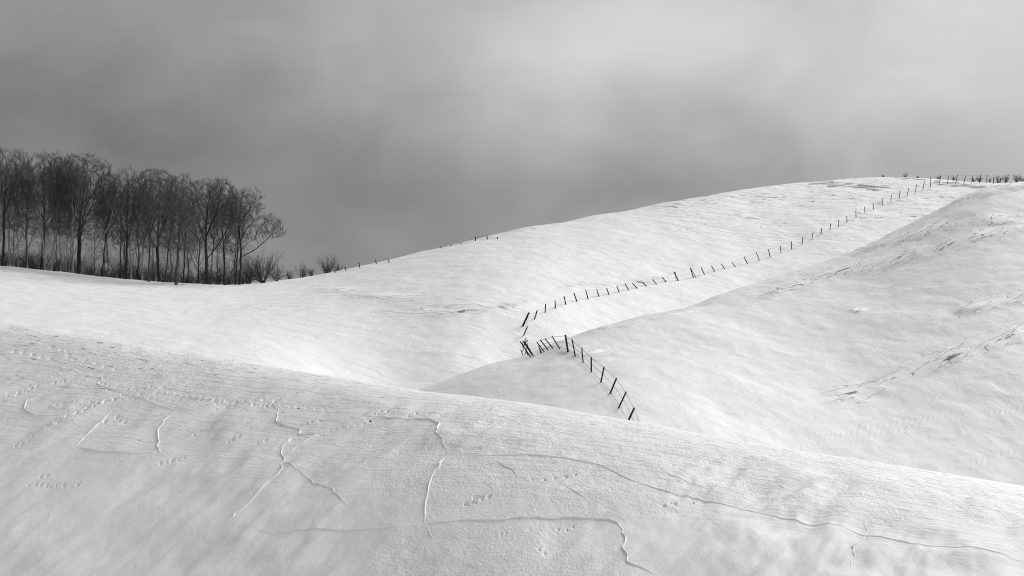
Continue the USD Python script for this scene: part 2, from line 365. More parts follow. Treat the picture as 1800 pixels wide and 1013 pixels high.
def near_detail(B, X, Y, rng=np.random.default_rng(5)):
    z = near.z(B, Y)
    R = near.R(B)
    inside = sstep(38, 50, Y)
    # soft wind waves, drawn out up the slope
    s = X - 0.37 * (Y - 80)
    z += inside * sstep(0, 13, R - Y) * (0.50 * sstep(-0.25, 0.12, fbm2(X, Y, 5, 9, 2, 61)) * fbm2(s + 0.9 * fbm2(X, Y, 3, 6, 2, 63), Y, 1.15, 3.6, 3, 3) + 0.16 * fbm2(X, Y, 2.5, 4, 3, 65) + 0.4 * fbm2(X, Y, 12, 22, 2, 9))
    # pitted crust
    pits = np.clip(sstep(-0.06, 0.10, fbm2(X, Y, 8, 14, 3, 21) + 0.16 * sstep(72, 58, Y) + 0.10 * sstep(24, 8, R - Y) - 0.03), 0, 1)
    crest_lumps = 0.10 * sstep(9, 0, np.abs(R - Y)) * fbm2(X, Y, 1.1, 2.5, 4, 35)
    z += 0.026 * pits * fbm2(X, Y, 0.2, 0.45, 2, 33) + crest_lumps + 0.010 * fbm2(X, Y, 0.2, 0.5, 2, 40)
    crest = sstep(22, 4, R - Y) * sstep(-6, 2, R - Y)
    shape = z.shape
    P = np.stack([X.ravel(), Y.ravel()], 1)
    sc = np.array([1.0, 0.33])
    tree = cKDTree(P * sc)
    zf = z.ravel()
    dz = np.zeros(len(zf))
    for pts, sp, r in TRACKS:
        r *= 0.85
        w = world_line(near, pts, 48)
        stepn = max(1, int(sp / 0.05))
        for q in w[::stepn]:
            idx = tree.query_ball_point((q[:2] + rng.normal(0, 0.03, 2)) * sc, 3 * r)
            d = np.hypot(*((P[idx] - q[:2]) * sc).T)
            dz[idx] -= 0.6 * r * np.exp(-(d / (0.75 * r)) ** 2)
    for px, py, s in PRINTS:
        q = near.at(px, py, 48)[:2] + rng.normal(0, 0.07, 2) * [1, 2]
        s = s * rng.uniform(0.6, 1.15)
        r = 0.055 * s
        idx = np.array(tree.query_ball_point(q * sc, 4 * r), int)
        if len(idx):
            d = np.hypot(*((P[idx] - q) * sc).T)
            dz[idx] += -0.20 * s * np.exp(-(d / (0.9 * r)) ** 3) + 0.007 * s * np.exp(-((d - 1.9 * r) / (0.7 * r)) ** 2) * (P[idx, 0] < q[0])
    z = zf + dz
    near_detail.pits = pits.ravel()
    near_detail.crest = (crest.ravel() if crest.shape == shape else crest)
    return z.reshape(shape)


bxA = spaced([(-1100, -60, 40), (-60, 1860, 1120), (1860, 2900, 40)])
tA = np.linspace(0, 1, 470)
ysA = np.concatenate([np.linspace(30, 62, 14, endpoint=False), 62 + (112 - 62) * (0.75 * tA + 0.25 * tA ** 2), np.linspace(113, 150, 16)])
V, f = grid_mesh(bxA, ysA, near_detail)
near_top = RegularGridInterpolator((ysA, bxA), V[:, 2].reshape(len(ysA), len(bxA)))
nearM = part('near_snow_slope', (V, f), M_NEAR, smooth=True)
primvar(nearM, 'crust', 0.25 + 0.75 * near_detail.pits)
primvar(nearM, 'ledge', near_detail.crest)
primvar(nearM, 'bare', np.where(near_detail.crest > 0, near_detail.crest * (0.30 * sstep(1100, 300, CX + F * V[:, 0] / V[:, 1]) + 0.22), -0.6))
tag(nearM, 'snow slope across the foreground with cracks and animal tracks', 'slope', kind='structure')



def crack_ridge(pts, k, seed):
    """the raised broken edge of a slab of crust: a low uneven ridge lying along a line on the slope"""
    w = world_line(near, pts, 60, 0.09)
    n = len(w)
    t = np.arange(n) * 0.09
    no = lambda a, s: 2 * meshkit.noise(np.stack([t * a, t * 0 + s, t * 0], -1), seed) - 1
    tg = np.gradient(w[:, :2], axis=0); tg /= np.maximum(np.linalg.norm(tg, axis=1, keepdims=True), 1e-9)
    nn = np.stack([-tg[:, 1], tg[:, 0]], 1)
    c = w[:, :2] + nn * (0.09 * no(0.7, 1) + 0.05 * no(2.2, 5))[:, None]
    end = np.clip(np.minimum(np.arange(n), np.arange(n)[::-1]) / 10.0, 0.0, 1)
    wid = (0.030 + 0.012 * no(2.0, 9)) * (0.5 + 0.5 * end)
    hgt = k * 0.050 * (0.8 + 0.5 * no(0.9, 13)).clip(0.4) * end
    rows = []
    for off, up in ((-1.5, -0.03), (-0.35, 1.0), (0.25, 0.8), (1.5, -0.03)):
        p = c + nn * (wid * off)[:, None]
        z = near_top(np.stack([p[:, 1], np.clip(CX + F * p[:, 0] / p[:, 1], -1000, 2800)], 1))
        rows.append(np.column_stack([p, z + np.where(up > 0, hgt * up, up)]))
    V = np.stack(rows, 1).reshape(-1, 3)
    f = []
    for q in range(3):
        a = np.arange(n - 1) * 4 + q
        f += [np.stack([a, a + 1, a + 5], 1), np.stack([a, a + 5, a + 4], 1)]
    f = np.vstack(f)
    return V, f[:, ::-1]


M_RIDGE = snow_material('ridge_snow', (0.16, 0.42, 0.02), (1.6, 5.0, 0.02), -18, (0.7, 0.35), (4.0, 0.5), 2.0, 0.01)
for i, (pts, k) in enumerate(CRACKS):
    part('crust_ridge', crack_ridge(pts, k, 500 + i), M_RIDGE, nearM.GetPrim())

# ------------------------------------------------------------------ the spur and right-hand hill
def spur_detail(B, X, Y):
    z = spur.z(B, Y)
    z += 0.9 * fbm2(X + 0.25 * Y, Y, 12, 30, 3, 103) + 0.24 * fbm2(X, Y + 0.4 * X, 2.2, 5, 3, 107)
    P = np.stack([X.ravel(), Y.ravel()], 1); sc = np.array([1.0, 0.4])
    tr = cKDTree(P * sc); dz = np.zeros(len(P)); r = 0.09
    for pts in (c5((700, 185), (850, 150), (1000, 105), (1200, 65), (1350, 38), (1560, 22), (1720, 5), (1800, -12)), c5((930, 180), (1100, 130), (1300, 70)), c5((1560, 270), (1650, 230), (1800, 195))):
        w = world_line(spur, pts, 100)
        for q in w[::8]:
            idx = tr.query_ball_point(q[:2] * sc, 3 * r)
            dz[idx] -= 0.06 * np.exp(-(np.hypot(*((P[idx] - q[:2]) * sc).T) / r) ** 2)
    z = z + dz.reshape(z.shape)
    return z


bxB = spaced([(300, 650, 30), (650, 1860, 500), (1860, 2900, 40)])
ysB = spaced([(90, 120, 16), (120, 284, 260), (284, 380, 20)])
V, f = grid_mesh(bxB, ysB, spur_detail)
spurM = part('snow_hill', (V, f), M_SPUR, smooth=True)
BB = CX + F * V[:, 0] / V[:, 1]
rowB = CY - F * V[:, 2] / V[:, 1]
band = np.zeros(len(V))


def band_at(B, row, pts, width, amp):
    p = np.array(pts, float)
    yy = np.interp(B, p[:, 0], p[:, 1])
    inside = sstep(p[0, 0] - 25, p[0, 0] + 15, B) * sstep(p[-1, 0] + 25, p[-1, 0] - 15, B)
    return amp * np.exp(-((row - yy) / width) ** 2) * inside


# the places where the crust has slipped and broken (found by their position on the hill)
for pts, width, amp in (([(1460, 700), (1520, 690), (1600, 650), (1700, 615), (1790, 585)], 14, .54), ([(1350, 520), (1450, 482), (1560, 462), (1640, 440), (1700, 420), (1800, 400)], 10, .50), ([(1500, 440), (1600, 415), (1700, 385), (1800, 390)], 9, .42),
                        ([(1560, 405), (1640, 368), (1700, 340), (1760, 328), (1830, 318)], 9, .50), ([(1690, 545), (1800, 525)], 9, .5), ([(1000, 585), (1180, 552), (1300, 520), (1400, 490)], 6, .28), ([(1490, 543), (1510, 546)], 4, .5), ([(1440, 480), (1480, 478)], 4, .5),
                        ([(985, 615), (1060, 625)], 9, .40)):
    band = np.maximum(band, band_at(BB, rowB, pts, width, amp))
primvar(spurM, 'bare', np.where(band > 0.02, band, -0.6))
primvar(spurM, 'ledge', np.clip(0.04 + 2.0 * band, 0, 1))
primvar(spurM, 'crust', np.clip(0.45 + 1.2 * fbm2(V[:, 0], V[:, 1], 14, 25, 3, 120), 0.1, 1))
tag(spurM, 'snow covered hill at the right, its ridge running down to a spur', 'hill', kind='structure')

# ------------------------------------------------------------------ the far hillside and field
def far_detail(B, X, Y):
    z = far.z(B, Y)
    z += sstep(600, 900, B) * (0.5 * fbm2(X, Y, 10, 26, 3, 203)) + 0.5 * fbm2(X, Y, 8, 18, 3, 205) + 0.24 * fbm2(X, Y, 2.2, 4, 3, 207)
    return z


bxC = spaced([(-1100, -60, 40), (-60, 1860, 540), (1860, 2900, 40)])
ysC = spaced([(110, 140, 10), (140, 470, 300), (470, 660, 20)])
V, f = grid_mesh(bxC, ysC, far_detail)
farM = part('far_snow_hillside', (V, f), M_FAR, smooth=True)
BB = CX + F * V[:, 0] / V[:, 1]
rowB = CY - F * V[:, 2] / V[:, 1]
band = np.zeros(len(V))
for pts, width, amp in (([(1420, 322), (1490, 326), (1570, 332)], 7, .9), ([(1640, 322), (1740, 330)], 7, .8), ([(1150, 362), (1300, 345), (1500, 350), (1700, 350)], 16, .50), ([(1250, 385), (1500, 380), (1640, 372)], 14, .42), ([(1310, 381), (1350, 380), (1390, 388)], 5, .5),
                        ([(690, 548), (760, 550), (830, 547), (930, 535)], 6, .50), ([(1000, 503), (1100, 500), (1180, 490)], 5, .46), ([(560, 505), (700, 525), (870, 540)], 8, .30), ([(880, 406), (935, 402), (1000, 396)], 4, .40), ([(1560, 311), (1640, 318)], 3, .75), ([(0, 475), (200, 500), (350, 520), (480, 540)], 10, .16), ([(280, 500), (410, 502)], 4, .4), ([(1570, 405), (1630, 368)], 10, .4)):
    band = np.maximum(band, band_at(BB, rowB, pts, width, amp))
primvar(farM, 'bare', np.maximum(band, 0.06))
primvar(farM, 'ledge', np.maximum(sstep(330, 390, V[:, 1]) * sstep(1000, 1250, BB), np.clip(0.08 + 2 * band, 0, 1)))
primvar(farM, 'crust', np.clip(0.45 + 1.4 * fbm2(V[:, 0], V[:, 1], 16, 30, 3, 220), 0.1, 1))
tag(farM, 'bright snow field below the wood rising to the far hilltop', 'hill', kind='structure')

# ground around and under the hills
rr = np.concatenate([np.linspace(0.01, 90, 46), np.geomspace(100, 6000, 24)])
aa = np.linspace(0, 2 * np.pi, 97)
RR, AA = np.meshgrid(rr, aa, indexing='ij')
GX, GY = RR * np.sin(AA), RR * np.cos(AA)
GZ = -1.7 - 0.25 * np.sqrt(RR ** 2 + 4) + 0.5
GZ = np.maximum(GZ, -24 + 0 * RR) + np.where(RR > 500, -10, 0) + 0.6 * fbm2(GX, GY, 14, 14, 3, 301)
i = np.arange(GX.size).reshape(GX.shape)
q = np.stack([i[:-1, :-1], i[:-1, 1:], i[1:, 1:], i[1:, :-1]], -1).reshape(-1, 4)
gm = part('snow_ground', (np.stack([GX, GY, GZ], -1).reshape(-1, 3), np.vstack([q[:, [0, 2, 1]], q[:, [0, 3, 2]]])), M_NEAR, smooth=True)
primvar(gm, 'ledge', np.zeros(GX.size)); primvar(gm, 'bare', np.full(GX.size, -0.6)); primvar(gm, 'crust', np.full(GX.size, 0.5))
tag(gm, 'snow covered valley ground under and around the hills', 'ground', kind='structure')

# ------------------------------------------------------------------ tubes and trees
def ring_frames(d):
    d = d / np.maximum(np.linalg.norm(d, axis=1, keepdims=True), 1e-9)
    ref = np.where(np.abs(d[:, 2:3]) > 0.9, [[1.0, 0.2, 0]], [[0.1, 0.2, 1.0]])
    a = np.cross(d, ref); a /= np.linalg.norm(a, axis=1, keepdims=True)
    return a, np.cross(d, a)


def frustums(p0, p1, r0, r1, d0, d1, sides):
    """many tapered tube pieces at once"""
    n = len(p0)
    if n == 0:
        return np.zeros((0, 3)), np.zeros((0, 3), int)
    a0, b0 = ring_frames(d0); a1, b1 = ring_frames(d1)
    th = np.arange(sides) / sides * 2 * np.pi
    c, s = np.cos(th)[None, :, None], np.sin(th)[None, :, None]
    R0 = p0[:, None] + r0[:, None, None] * (c * a0[:, None] + s * b0[:, None])
    R1 = p1[:, None] + r1[:, None, None] * (c * a1[:, None] + s * b1[:, None])
    V = np.concatenate([R0, R1], 1).reshape(-1, 3)
    k = np.arange(sides); k2 = (k + 1) % sides
    t = np.vstack([np.stack([k, k2, k2 + sides], 1), np.stack([k, k2 + sides, k + sides], 1)])
    f = (t[None] + (np.arange(n) * 2 * sides)[:, None, None]).reshape(-1, 3)
    return V, f


def colonise(rng, root_pts, root_par, attract, step, kill, influence, up=0.25, iters=140):
    """branches that grow towards the free space of the crown"""
    P = [np.array(p, float) for p in root_pts]
    par = list(root_par)
    A = attract.copy()
    cnt = np.zeros(len(P))
    for _ in range(iters):
        if len(A) == 0:
            break
        arr = np.array(P)
        d, j = cKDTree(arr).query(A)
        m = d < influence
        if not m.any():
            break
        dirs = np.zeros_like(arr)
        v = A[m] - arr[j[m]]
        np.add.at(dirs, j[m], v / np.linalg.norm(v, axis=1, keepdims=True))
        cnt = np.concatenate([cnt, np.zeros(len(arr) - len(cnt))])
        act = np.where((np.linalg.norm(dirs, axis=1) > 1e-6) & (cnt < 3))[0]
        cnt[act] += 1
        new = []
        if len(act) == 0:
            break
        for k in act:
            g = dirs[k] / np.linalg.norm(dirs[k]) + np.array([0, 0, up]) + rng.normal(0, 0.09, 3)
            if par[k] >= 0:
                e = arr[k] - arr[par[k]]
                g += 0.95 * e / np.linalg.norm(e)
            new.append((k, arr[k] + g / np.linalg.norm(g) * step))
        for k, p in new:
            P.append(p); par.append(k)
        d2, _ = cKDTree(np.array([p for _, p in new])).query(A)
        A = A[d2 > kill]
    return np.array(P), np.array(par)


def tree_meshes(P, par, rng, r_trunk, twig_len, twig_r, thick, twigs=2, twig_below=0.034, expo=1.9):
    n = len(P)
    order = np.arange(n)
    acc = np.zeros(n)
    kids = np.zeros(n, int)
    for k in order[:0:-1]:
        if acc[k] == 0:
            acc[k] = 1.0
        acc[par[k]] += acc[k]; kids[par[k]] += 1
    rad = acc ** (1 / expo)
    rad = rad / rad[0] * r_trunk
    rad = np.maximum(rad, twig_r * 1.3)
    D = np.zeros((n, 3)); D[1:] = P[1:] - P[par[1:]]; D[0] = (0, 0, 1)
    c = np.arange(1, n); p = par[1:]
    r0 = np.minimum(rad[p], rad[c] * 1.25); r1 = rad[c]
    big = rad[c] > thick
    un = D / np.maximum(np.linalg.norm(D, axis=1, keepdims=True), 1e-9)
    same = ((un[p] * un[c]).sum(1) > 0.85) & ((np.abs(un[p, 2]) > 0.9) == (np.abs(un[c, 2]) > 0.9))
    D0 = np.where(same[:, None], D[p], D[c])
    Vt, ft = frustums(P[p[big]], P[c[big]], r0[big], r1[big], D0[big], D[c[big]], 7)
    sm = ~big
    Vc, fc = frustums(P[p[sm]], P[c[sm]], r0[sm], r1[sm], D[c[sm]], D[c[sm]], 3)
    # twigs: a bent shoot with two side shoots
    leaf = np.where((rad < twig_below) & (np.arange(n) > 3))[0]
    base = np.repeat(leaf, twigs)
    dirn = D[base] / np.maximum(np.linalg.norm(D[base], axis=1, keepdims=True), 1e-9)
    unit = lambda v: v / np.linalg.norm(v, axis=1, keepdims=True)
    g = unit(dirn + rng.normal(0, 0.42, (len(base), 3)) + [0, 0, 0.42])
    L = twig_len * rng.uniform(0.5, 1.2, len(base))
    s0 = P[base]; mid = s0 + g * (L * 0.5)[:, None]
    g2 = unit(g + rng.normal(0, 0.25, g.shape) + [0, 0, 0.25])
    tip = mid + g2 * (L * 0.5)[:, None]
    one = np.ones(len(base)) * twig_r
    pieces = [frustums(s0, mid, one, one * .85, g, g, 3), frustums(mid, tip, one * .85, one * .5, g2, g2, 3)]
    for at in (0.25, 0.5):
        q = s0 + g * (L * at)[:, None]
        h = unit(g + rng.normal(0, 0.5, g.shape) + [0, 0, 0.25])
        pieces.append(frustums(q, q + h * (L * rng.uniform(.3, .6, len(base)))[:, None], one * .75, one * .45, h, h, 3))
    Vs, fs, off = [], [], 0
    for v, f_ in [(Vc, fc)] + pieces:
        Vs.append(v); fs.append(f_ + off); off += len(v)
    return (Vt, ft), (np.vstack(Vs), np.vstack(fs))


def flare(Vt, base_r, r_trunk):
    z = Vt[:, 2]
    k = 1 + 0.55 * np.exp(-np.maximum(z, 0) / 0.35)
    Vt = Vt.copy(); Vt[:, 0] *= np.where(z < 1.5, k, 1); Vt[:, 1] *= np.where(z < 1.5, k, 1)
    return Vt


def crown_points(rng, n, lobes):
    """points in ellipsoids (cx, cz, rx, ry, rz), more of them towards the outside and the top"""
    out = []
    w = np.array([l[2] * l[4] for l in lobes]); w = w / w.sum()
    for l, k in zip(lobes, np.round(w * n).astype(int)):
        v = rng.normal(size=(k, 3)); v /= np.linalg.norm(v, axis=1, keepdims=True)
        r = rng.uniform(0, 1, k) ** (1 / 3.6)
        v = v * r[:, None]
        v = v[(v[:, 2] > -0.75)]
        out.append(v * [l[2], l[3], l[4]] + [l[0], 0, l[1]])
    return np.vstack(out)


CANOPY = prof([(-60, 245), (0, 250), (50, 262), (90, 262), (140, 266), (185, 287), (240, 291), (285, 291), (330, 307), (400, 313), (440, 326), (462, 352), (500, 400)])


def plant_tree(px, y, label, lean=0.0, half=26, seed=0, r=0.2, mat=None, crown_from=0.42, n=520, top=None, name='tree', group=None, lobes=None, twig=M_TWIG, roots=None, tl=0.85, depth=0.9, tw=3, limbs=()):
    rng = np.random.default_rng(seed)
    m = y / F                                   # metres per pixel at that distance
    x = (px - CX) / F * y
    z0 = float(far.z(np.array(float(px)), np.array(float(y)))) - 0.05
    t = CANOPY(px + lean * 30) if top is None else top
    H = (CY - t) * m - z0 - tl * 0.55
    hw = half * m
    if lobes is None:
        cz = H * (1 + crown_from) / 2
        lobes = [(lean * H * 0.62, H * 0.74, hw, hw * depth, H * 0.26), (lean * H * 0.4, cz * 0.85, hw * 0.75, hw * .7 * depth, H * (1 - crown_from) / 2)]
    else:
        lobes = [((a - px) * m, (CY - b) * m - z0, c * m, c * m * depth, d * m) for a, b, c, d in lobes]
    A = crown_points(rng, n, lobes)
    nodes, par = [], []

    def chain(pts, start):
        """adds a limb of short pieces through pts; start is the node it springs from"""
        pts = np.array(pts, float)
        seg = np.concatenate([[0], np.cumsum(np.linalg.norm(np.diff(pts, axis=0), axis=1))])
        k = max(4, int(seg[-1] / 0.42))
        q = np.linspace(0, seg[-1], k)
        w = np.stack([PchipInterpolator(seg, pts[:, c])(q) for c in range(3)], 1)
        wob = np.cumsum(rng.normal(0, 0.035, (k, 3)), 0); wob -= wob[:1]
        w = w + wob * [1, 1, 0.3]
        for c in range(0 if start < 0 else 1, k):
            nodes.append(w[c]); par.append(start if c <= (0 if start < 0 else 1) else len(nodes) - 2)

    if roots is None:
        lead = H * rng.uniform(0.74, 0.84)
        chain([(0, 0, 0), (lean * H * .2, rng.normal(0, .1), H * .25), (lean * H * .38, rng.normal(0, .2), H * .5), (lean * H * .6 + rng.normal(0, .3), rng.normal(0, .3), lead)], -1)
        trunk_n = len(nodes)
        for q in range(int(3 + half / 6)):
            h = H * rng.uniform(crown_from, 0.62)
            st = int(h / lead * trunk_n)
            b = nodes[min(st, trunk_n - 1)]
            a = rng.choice([0, math.pi]) + rng.normal(0, 0.7)
            R_ = hw * rng.uniform(0.45, 1.0); dz = (H - b[2]) * rng.uniform(0.5, 0.85)
            u = np.array([math.cos(a), math.sin(a), 0])
            chain([b, b + u * R_ * .40 + [0, 0, dz * .30], b + u * R_ * .75 + [0, 0, dz * .66], b + u * R_ + [0, 0, dz]], min(st, trunk_n - 1))
    else:
        P3 = lambda L, d0: [((a - px) * m, d0 * t_, (CY - b) * m - z0) for (a, b), t_ in zip(L, np.linspace(0, 1, len(L)))]
        chain(P3(roots, 0.0), -1)
        for L in limbs:
            a = P3(L, rng.normal(0, 0.8))
            st = int(np.argmin(np.linalg.norm(np.array(nodes) - a[0], axis=1)))
            chain([nodes[st]] + a[1:], st)
    P, par = colonise(rng, nodes, par, A, 0.38, 0.5, max(3.2, H * 0.22), up=0.30)
    r = r * (0.72 if half > 34 else 0.62)
    (Vt, ft), crown = tree_meshes(P, par, rng, r, tl, 0.0105 if tw > 1 else 0.011, 0.03, twigs=tw)
    o = thing(name, label, 'tree', (x, y, z0), group)
    part('trunk', (flare(Vt, r, r), ft), mat, o, smooth=True)
    part('crown', crown, twig, o)
    return o


D_, P_, G_ = M_BARK_DARK, M_BARK_PALE, M_BARK_MID
# px, distance, lean, half crown px, trunk radius, bark, label
WOOD = [
    (4, 294, 0.02, 34, .26, D_, 'thick black trunked bare tree at the left edge of the wood'),
    (18, 296, 0.03, 22, .20, P_, 'pale trunked bare tree second from the left edge'),
    (33, 297, -0.02, 18, .13, P_, 'thin pale bare tree right of the second tree from the left edge'),
    (47, 298, 0.02, 16, .12, P_, 'slender pale bare tree just left of the double black trunk'),
    (72, 297, 0.04, 38, .30, D_, 'thick black forked bare tree left of the crown peak'),
    (79, 293, -0.04, 20, .22, P_, 'pale trunked bare tree leaning left against the thick black trunk'),
    (90, 294, 0.05, 22, .22, P_, 'pale trunked bare tree right of the thick black forked one'),
    (107, 295, -0.03, 16, .14, P_, 'slim pale bare tree left of the pair of thin trunks'),
    (116, 296, 0.04, 15, .10, P_, 'left one of two thin pale trunks standing close together'),
    (121, 296, 0.06, 15, .10, P_, 'right one of two thin pale trunks standing close together'),
    (128, 294, 0.0, 22, .25, P_, 'stout pale trunk in front of the broad dark tree'),
    (138, 298, 0.0, 50, .40, D_, 'broad dark bare tree with the widest crown of the wood'),
    (177, 299, 0.07, 18, .13, D_, 'thin black bare tree right of the leaning pole tree'),
    (191, 298, -0.04, 20, .14, G_, 'slim grey bare tree with upright crown in the middle of the wood'),
    (214, 297, -0.04, 18, .16, G_, 'grey bare tree left of a black forked one, its trunk tilting left'),
    (222, 296, 0.03, 32, .22, D_, 'black forked bare tree in the middle of the wood'),
    (231, 296, -0.05, 17, .16, P_, 'pale trunked bare tree just right of the black forked one'),
    (250, 296, 0.02, 20, .18, P_, 'pale bare tree behind and left of the forward tree'),
    (261, 284, 0.02, 22, .20, G_, 'grey bare tree standing forward on the snow, left one of two'),
    (279, 297, 0.0, 36, .30, D_, 'thick black bare tree right of the forward grey tree'),
    (291, 298, 0.05, 20, .16, G_, 'grey bare tree right of the thick black one, leaning right'),
    (309, 279, 0.05, 30, .24, G_, 'forward bare tree with flared foot, its trunk leaning right'),
    (323, 296, 0.02, 18, .16, D_, 'dark slim bare tree behind the forward tree with flared foot'),
    (349, 299, 0.0, 18, .12, D_, 'straight thin dark bare tree left of the big forked tree'),
    (371, 297, 0.06, 16, .14, G_, 'grey young tree close behind the big forked tree'),
    (396, 296, -0.02, 26, .20, D_, 'dark bare tree between the big forked tree and the last tall tree'),
    (414, 299, 0.02, 18, .14, D_, 'straight dark trunk just left of the last tall tree'),
]
for i, (px, y, lean, half, r, mat, label) in enumerate(WOOD):
    plant_tree(px, y, label, lean * 1.8, half * (1.4 if half > 25 else 1.1), 1000 + i, r, mat, top=float(CANOPY(px + lean * 30)) + (0 if half > 25 else 9 + 11 * (i % 3)), crown_from=0.28 if half > 25 else 0.36, n=int(120 + (30 if half > 25 else 22) * half), name='bare_tree', group='tall bare trees at the front of the wood')
plant_tree(421, 295, 'last tall tree at the right end of the wood with a low limb reaching right', 0, 30, 2001, .24, D_, n=1500, name='bare_tree', group='tall bare trees at the front of the wood',
           lobes=[(427, 372, 34, 34), (446, 360, 14, 24), (472, 402, 26, 22), (490, 412, 12, 7), (440, 415, 18, 16)], roots=[(421, 501), (422, 470), (422, 443), (419, 410), (416, 375), (412, 350)],
           limbs=[[(424, 450), (446, 440), (460, 429), (474, 416), (486, 398)], [(423, 438), (436, 428), (450, 420), (455, 408)], [(472, 418), (488, 417), (501, 414)], [(419, 405), (434, 372), (455, 348)], [(417, 390), (427, 354), (433, 337)], [(420, 425), (436, 402), (450, 385)], [(418, 400), (408, 380), (402, 362)]])
plant_tree(364, 293, 'big dark tree with wide forked limbs near the right of the wood', 0, 42, 2003, .30, D_, n=800, name='bare_tree', group='tall bare trees at the front of the wood',
           lobes=[(372, 350, 44, 34), (345, 372, 26, 30), (392, 385, 24, 28)], roots=[(364, 496), (363, 465), (362, 428), (363, 391), (364, 365), (372, 332)],
           limbs=[[(362, 430), (344, 384), (332, 352)], [(363, 420), (375, 384), (382, 374), (404, 342)], [(363, 460), (389, 420), (405, 388), (412, 358)], [(362, 434), (345, 415), (330, 400)], [(363, 395), (352, 365), (346, 335)], [(376, 383), (384, 355), (390, 332)]])
plant_tree(140, 291, 'thin pale pole of a tree leaning far to the right', 0.0, 16, 2002, .09, P_, n=120, name='bare_tree', group='tall bare trees at the front of the wood', roots=[(140, 484), (158, 452), (185, 405), (195, 385)], lobes=[(200, 365, 12, 22)])
rng0 = np.random.default_rng(77)


def dup(root, loc, rotz, scale, label, cat, group):
    """another of a kind: the same parts, turned, at another place"""
    o = UsdGeom.Xform.Define(stage, numbered('/World/' + root.GetName()))
    o.GetPrim().GetReferences().AddInternalReference(root.GetPath())
    o.GetPrim().SetInstanceable(True)
    o.ClearXformOpOrder()
    o.AddTranslateOp().Set(Gf.Vec3d(*map(float, loc))); o.AddRotateZOp().Set(rotz); o.AddScaleOp().Set(Gf.Vec3f(*map(float, scale)))
    tag(o, label, cat, group)
    return o


BACK, BACK_H = [], []
for i, px in enumerate((-14, 64, 152, 240, 334, 402)):
    y = 312
    BACK.append(plant_tree(px, y, 'bare tree deeper in the wood, half hidden behind the front trunks', (-.03, .02, .04, -.02, .03, 0)[i], 42, 3000 + i, tw=1, r=(.22, .16, .26, .18, .2, .16)[i], mat=(G_, P_, D_)[i % 3], crown_from=.18, n=560, top=CANOPY(px) + 25, name='background_tree', group='bare trees deeper in the wood', twig=M_TWIG_FAR))
    BACK_H.append((CY - CANOPY(px) - 25) * y / F - float(far.z(np.array(float(px)), np.array(float(y)))))
for i, px in enumerate(np.linspace(-34, 410, 17)):
    px = px + rng0.uniform(-6, 6); y = rng0.uniform(303, 345); k = rng0.integers(6)
    z = float(far.z(np.array(px), np.array(y)))
    H = (CY - CANOPY(px) - rng0.uniform(20, 70)) * y / F - z
    sc = H / BACK_H[k]
    dup(BACK[k], ((px - CX) / F * y, y, z - .05), rng0.uniform(0, 360), (sc * rng0.uniform(.8, 1.1),) * 2 + (sc,), 'bare tree deeper in the wood, half hidden behind the front trunks', 'tree', 'bare trees deeper in the wood')


def shrub_mesh(rng, h, spread, stems, r=0.03, side=9, tw=0.012, upward=0.5):
    segs = []

    def go(p, d, L, r, lev):
        k = 5
        pts = [p]
        for _ in range(k):
            d = d + rng.normal(0, 0.10, 3) + [0, 0, 0.05 * upward]
            d = d / np.linalg.norm(d)
            q = pts[-1] + d * L / k
            segs.append((pts[-1], q, r, r * 0.85, d)); r *= 0.85
            pts.append(q)
            if lev < 2:
                for _ in range(rng.integers(1, 3)):
                    e = d + rng.normal(0, 0.5, 3) + [0, 0, 0.2]
                    go(q, e / np.linalg.norm(e), L * rng.uniform(0.25, 0.5), max(r * 0.6, tw * 0.6), lev + 1)
    for _ in range(stems):
        a = rng.uniform(0, 2 * np.pi); s = spread * rng.uniform(0.1, 1)
        d = np.array([np.cos(a) * s, np.sin(a) * s, 1.0]); L = h / 1.15 * rng.uniform(0.65, 1.0) * math.sqrt(1 + 0.5 * s * s)
        go(np.array([rng.normal(0, .12 * h * .3), rng.normal(0, .12 * h * .3), -0.1]), d / np.linalg.norm(d), L, r, 0)
    p0, p1, r0, r1, d = (np.array(v) for v in zip(*segs))
    return frustums(p0, p1, r0, r1, d, d, 3)


def plant_shrub(hill, px, y, h, spread, stems, label, seed, mat=M_TWIG, group=None, r=0.03, name='bare_shrub', cat='shrub', dz=0.0):
    m = shrub_mesh(np.random.default_rng(seed), h, spread, stems, r)
    x = (px - CX) / F * y
    z = float(hill.z(np.array(float(px)), np.array(float(y)))) + dz
    o = part(name, (m[0] + [x, y, z], m[1]), mat)
    tag(o, label, cat, group)


plant_shrub(far, 462, 306, 4.6, 1.7, 34, 'wide spreading bare shrub at the right end of the wood', 1, r=.05)
plant_shrub(far, 486, 312, 2.6, 1.3, 18, 'low spreading bare shrub at the foot of the wide one', 21, r=.035)
for px, h, k, label in ((508, 1.5, 22, 'low brush just right of the wood edge'), (548, 1.4, 23, 'low brush filling the gap between the two ridge shrubs'), (594, 1.5, 24, 'low brush between the round shrub and the skyline fence')):
    plant_shrub(far, px, float(far.R(px)) + 5, h, 1.3, 14, label, k, r=.03)
plant_shrub(far, 437, 308, 4.0, 0.5, 12, 'upright bare shrub right behind the last tall tree', 2, r=.04)
plant_shrub(far, 531, float(far.R(531)) + 8, 2.2, 0.9, 14, 'small bare shrub behind the ridge, left of the rounder one', 3, r=.04)
plant_shrub(far, 575, float(far.R(575)) + 8, 2.9, 1.1, 24, 'round bare shrub behind the ridge left of the skyline fence', 4, r=.04)
BUSH = []
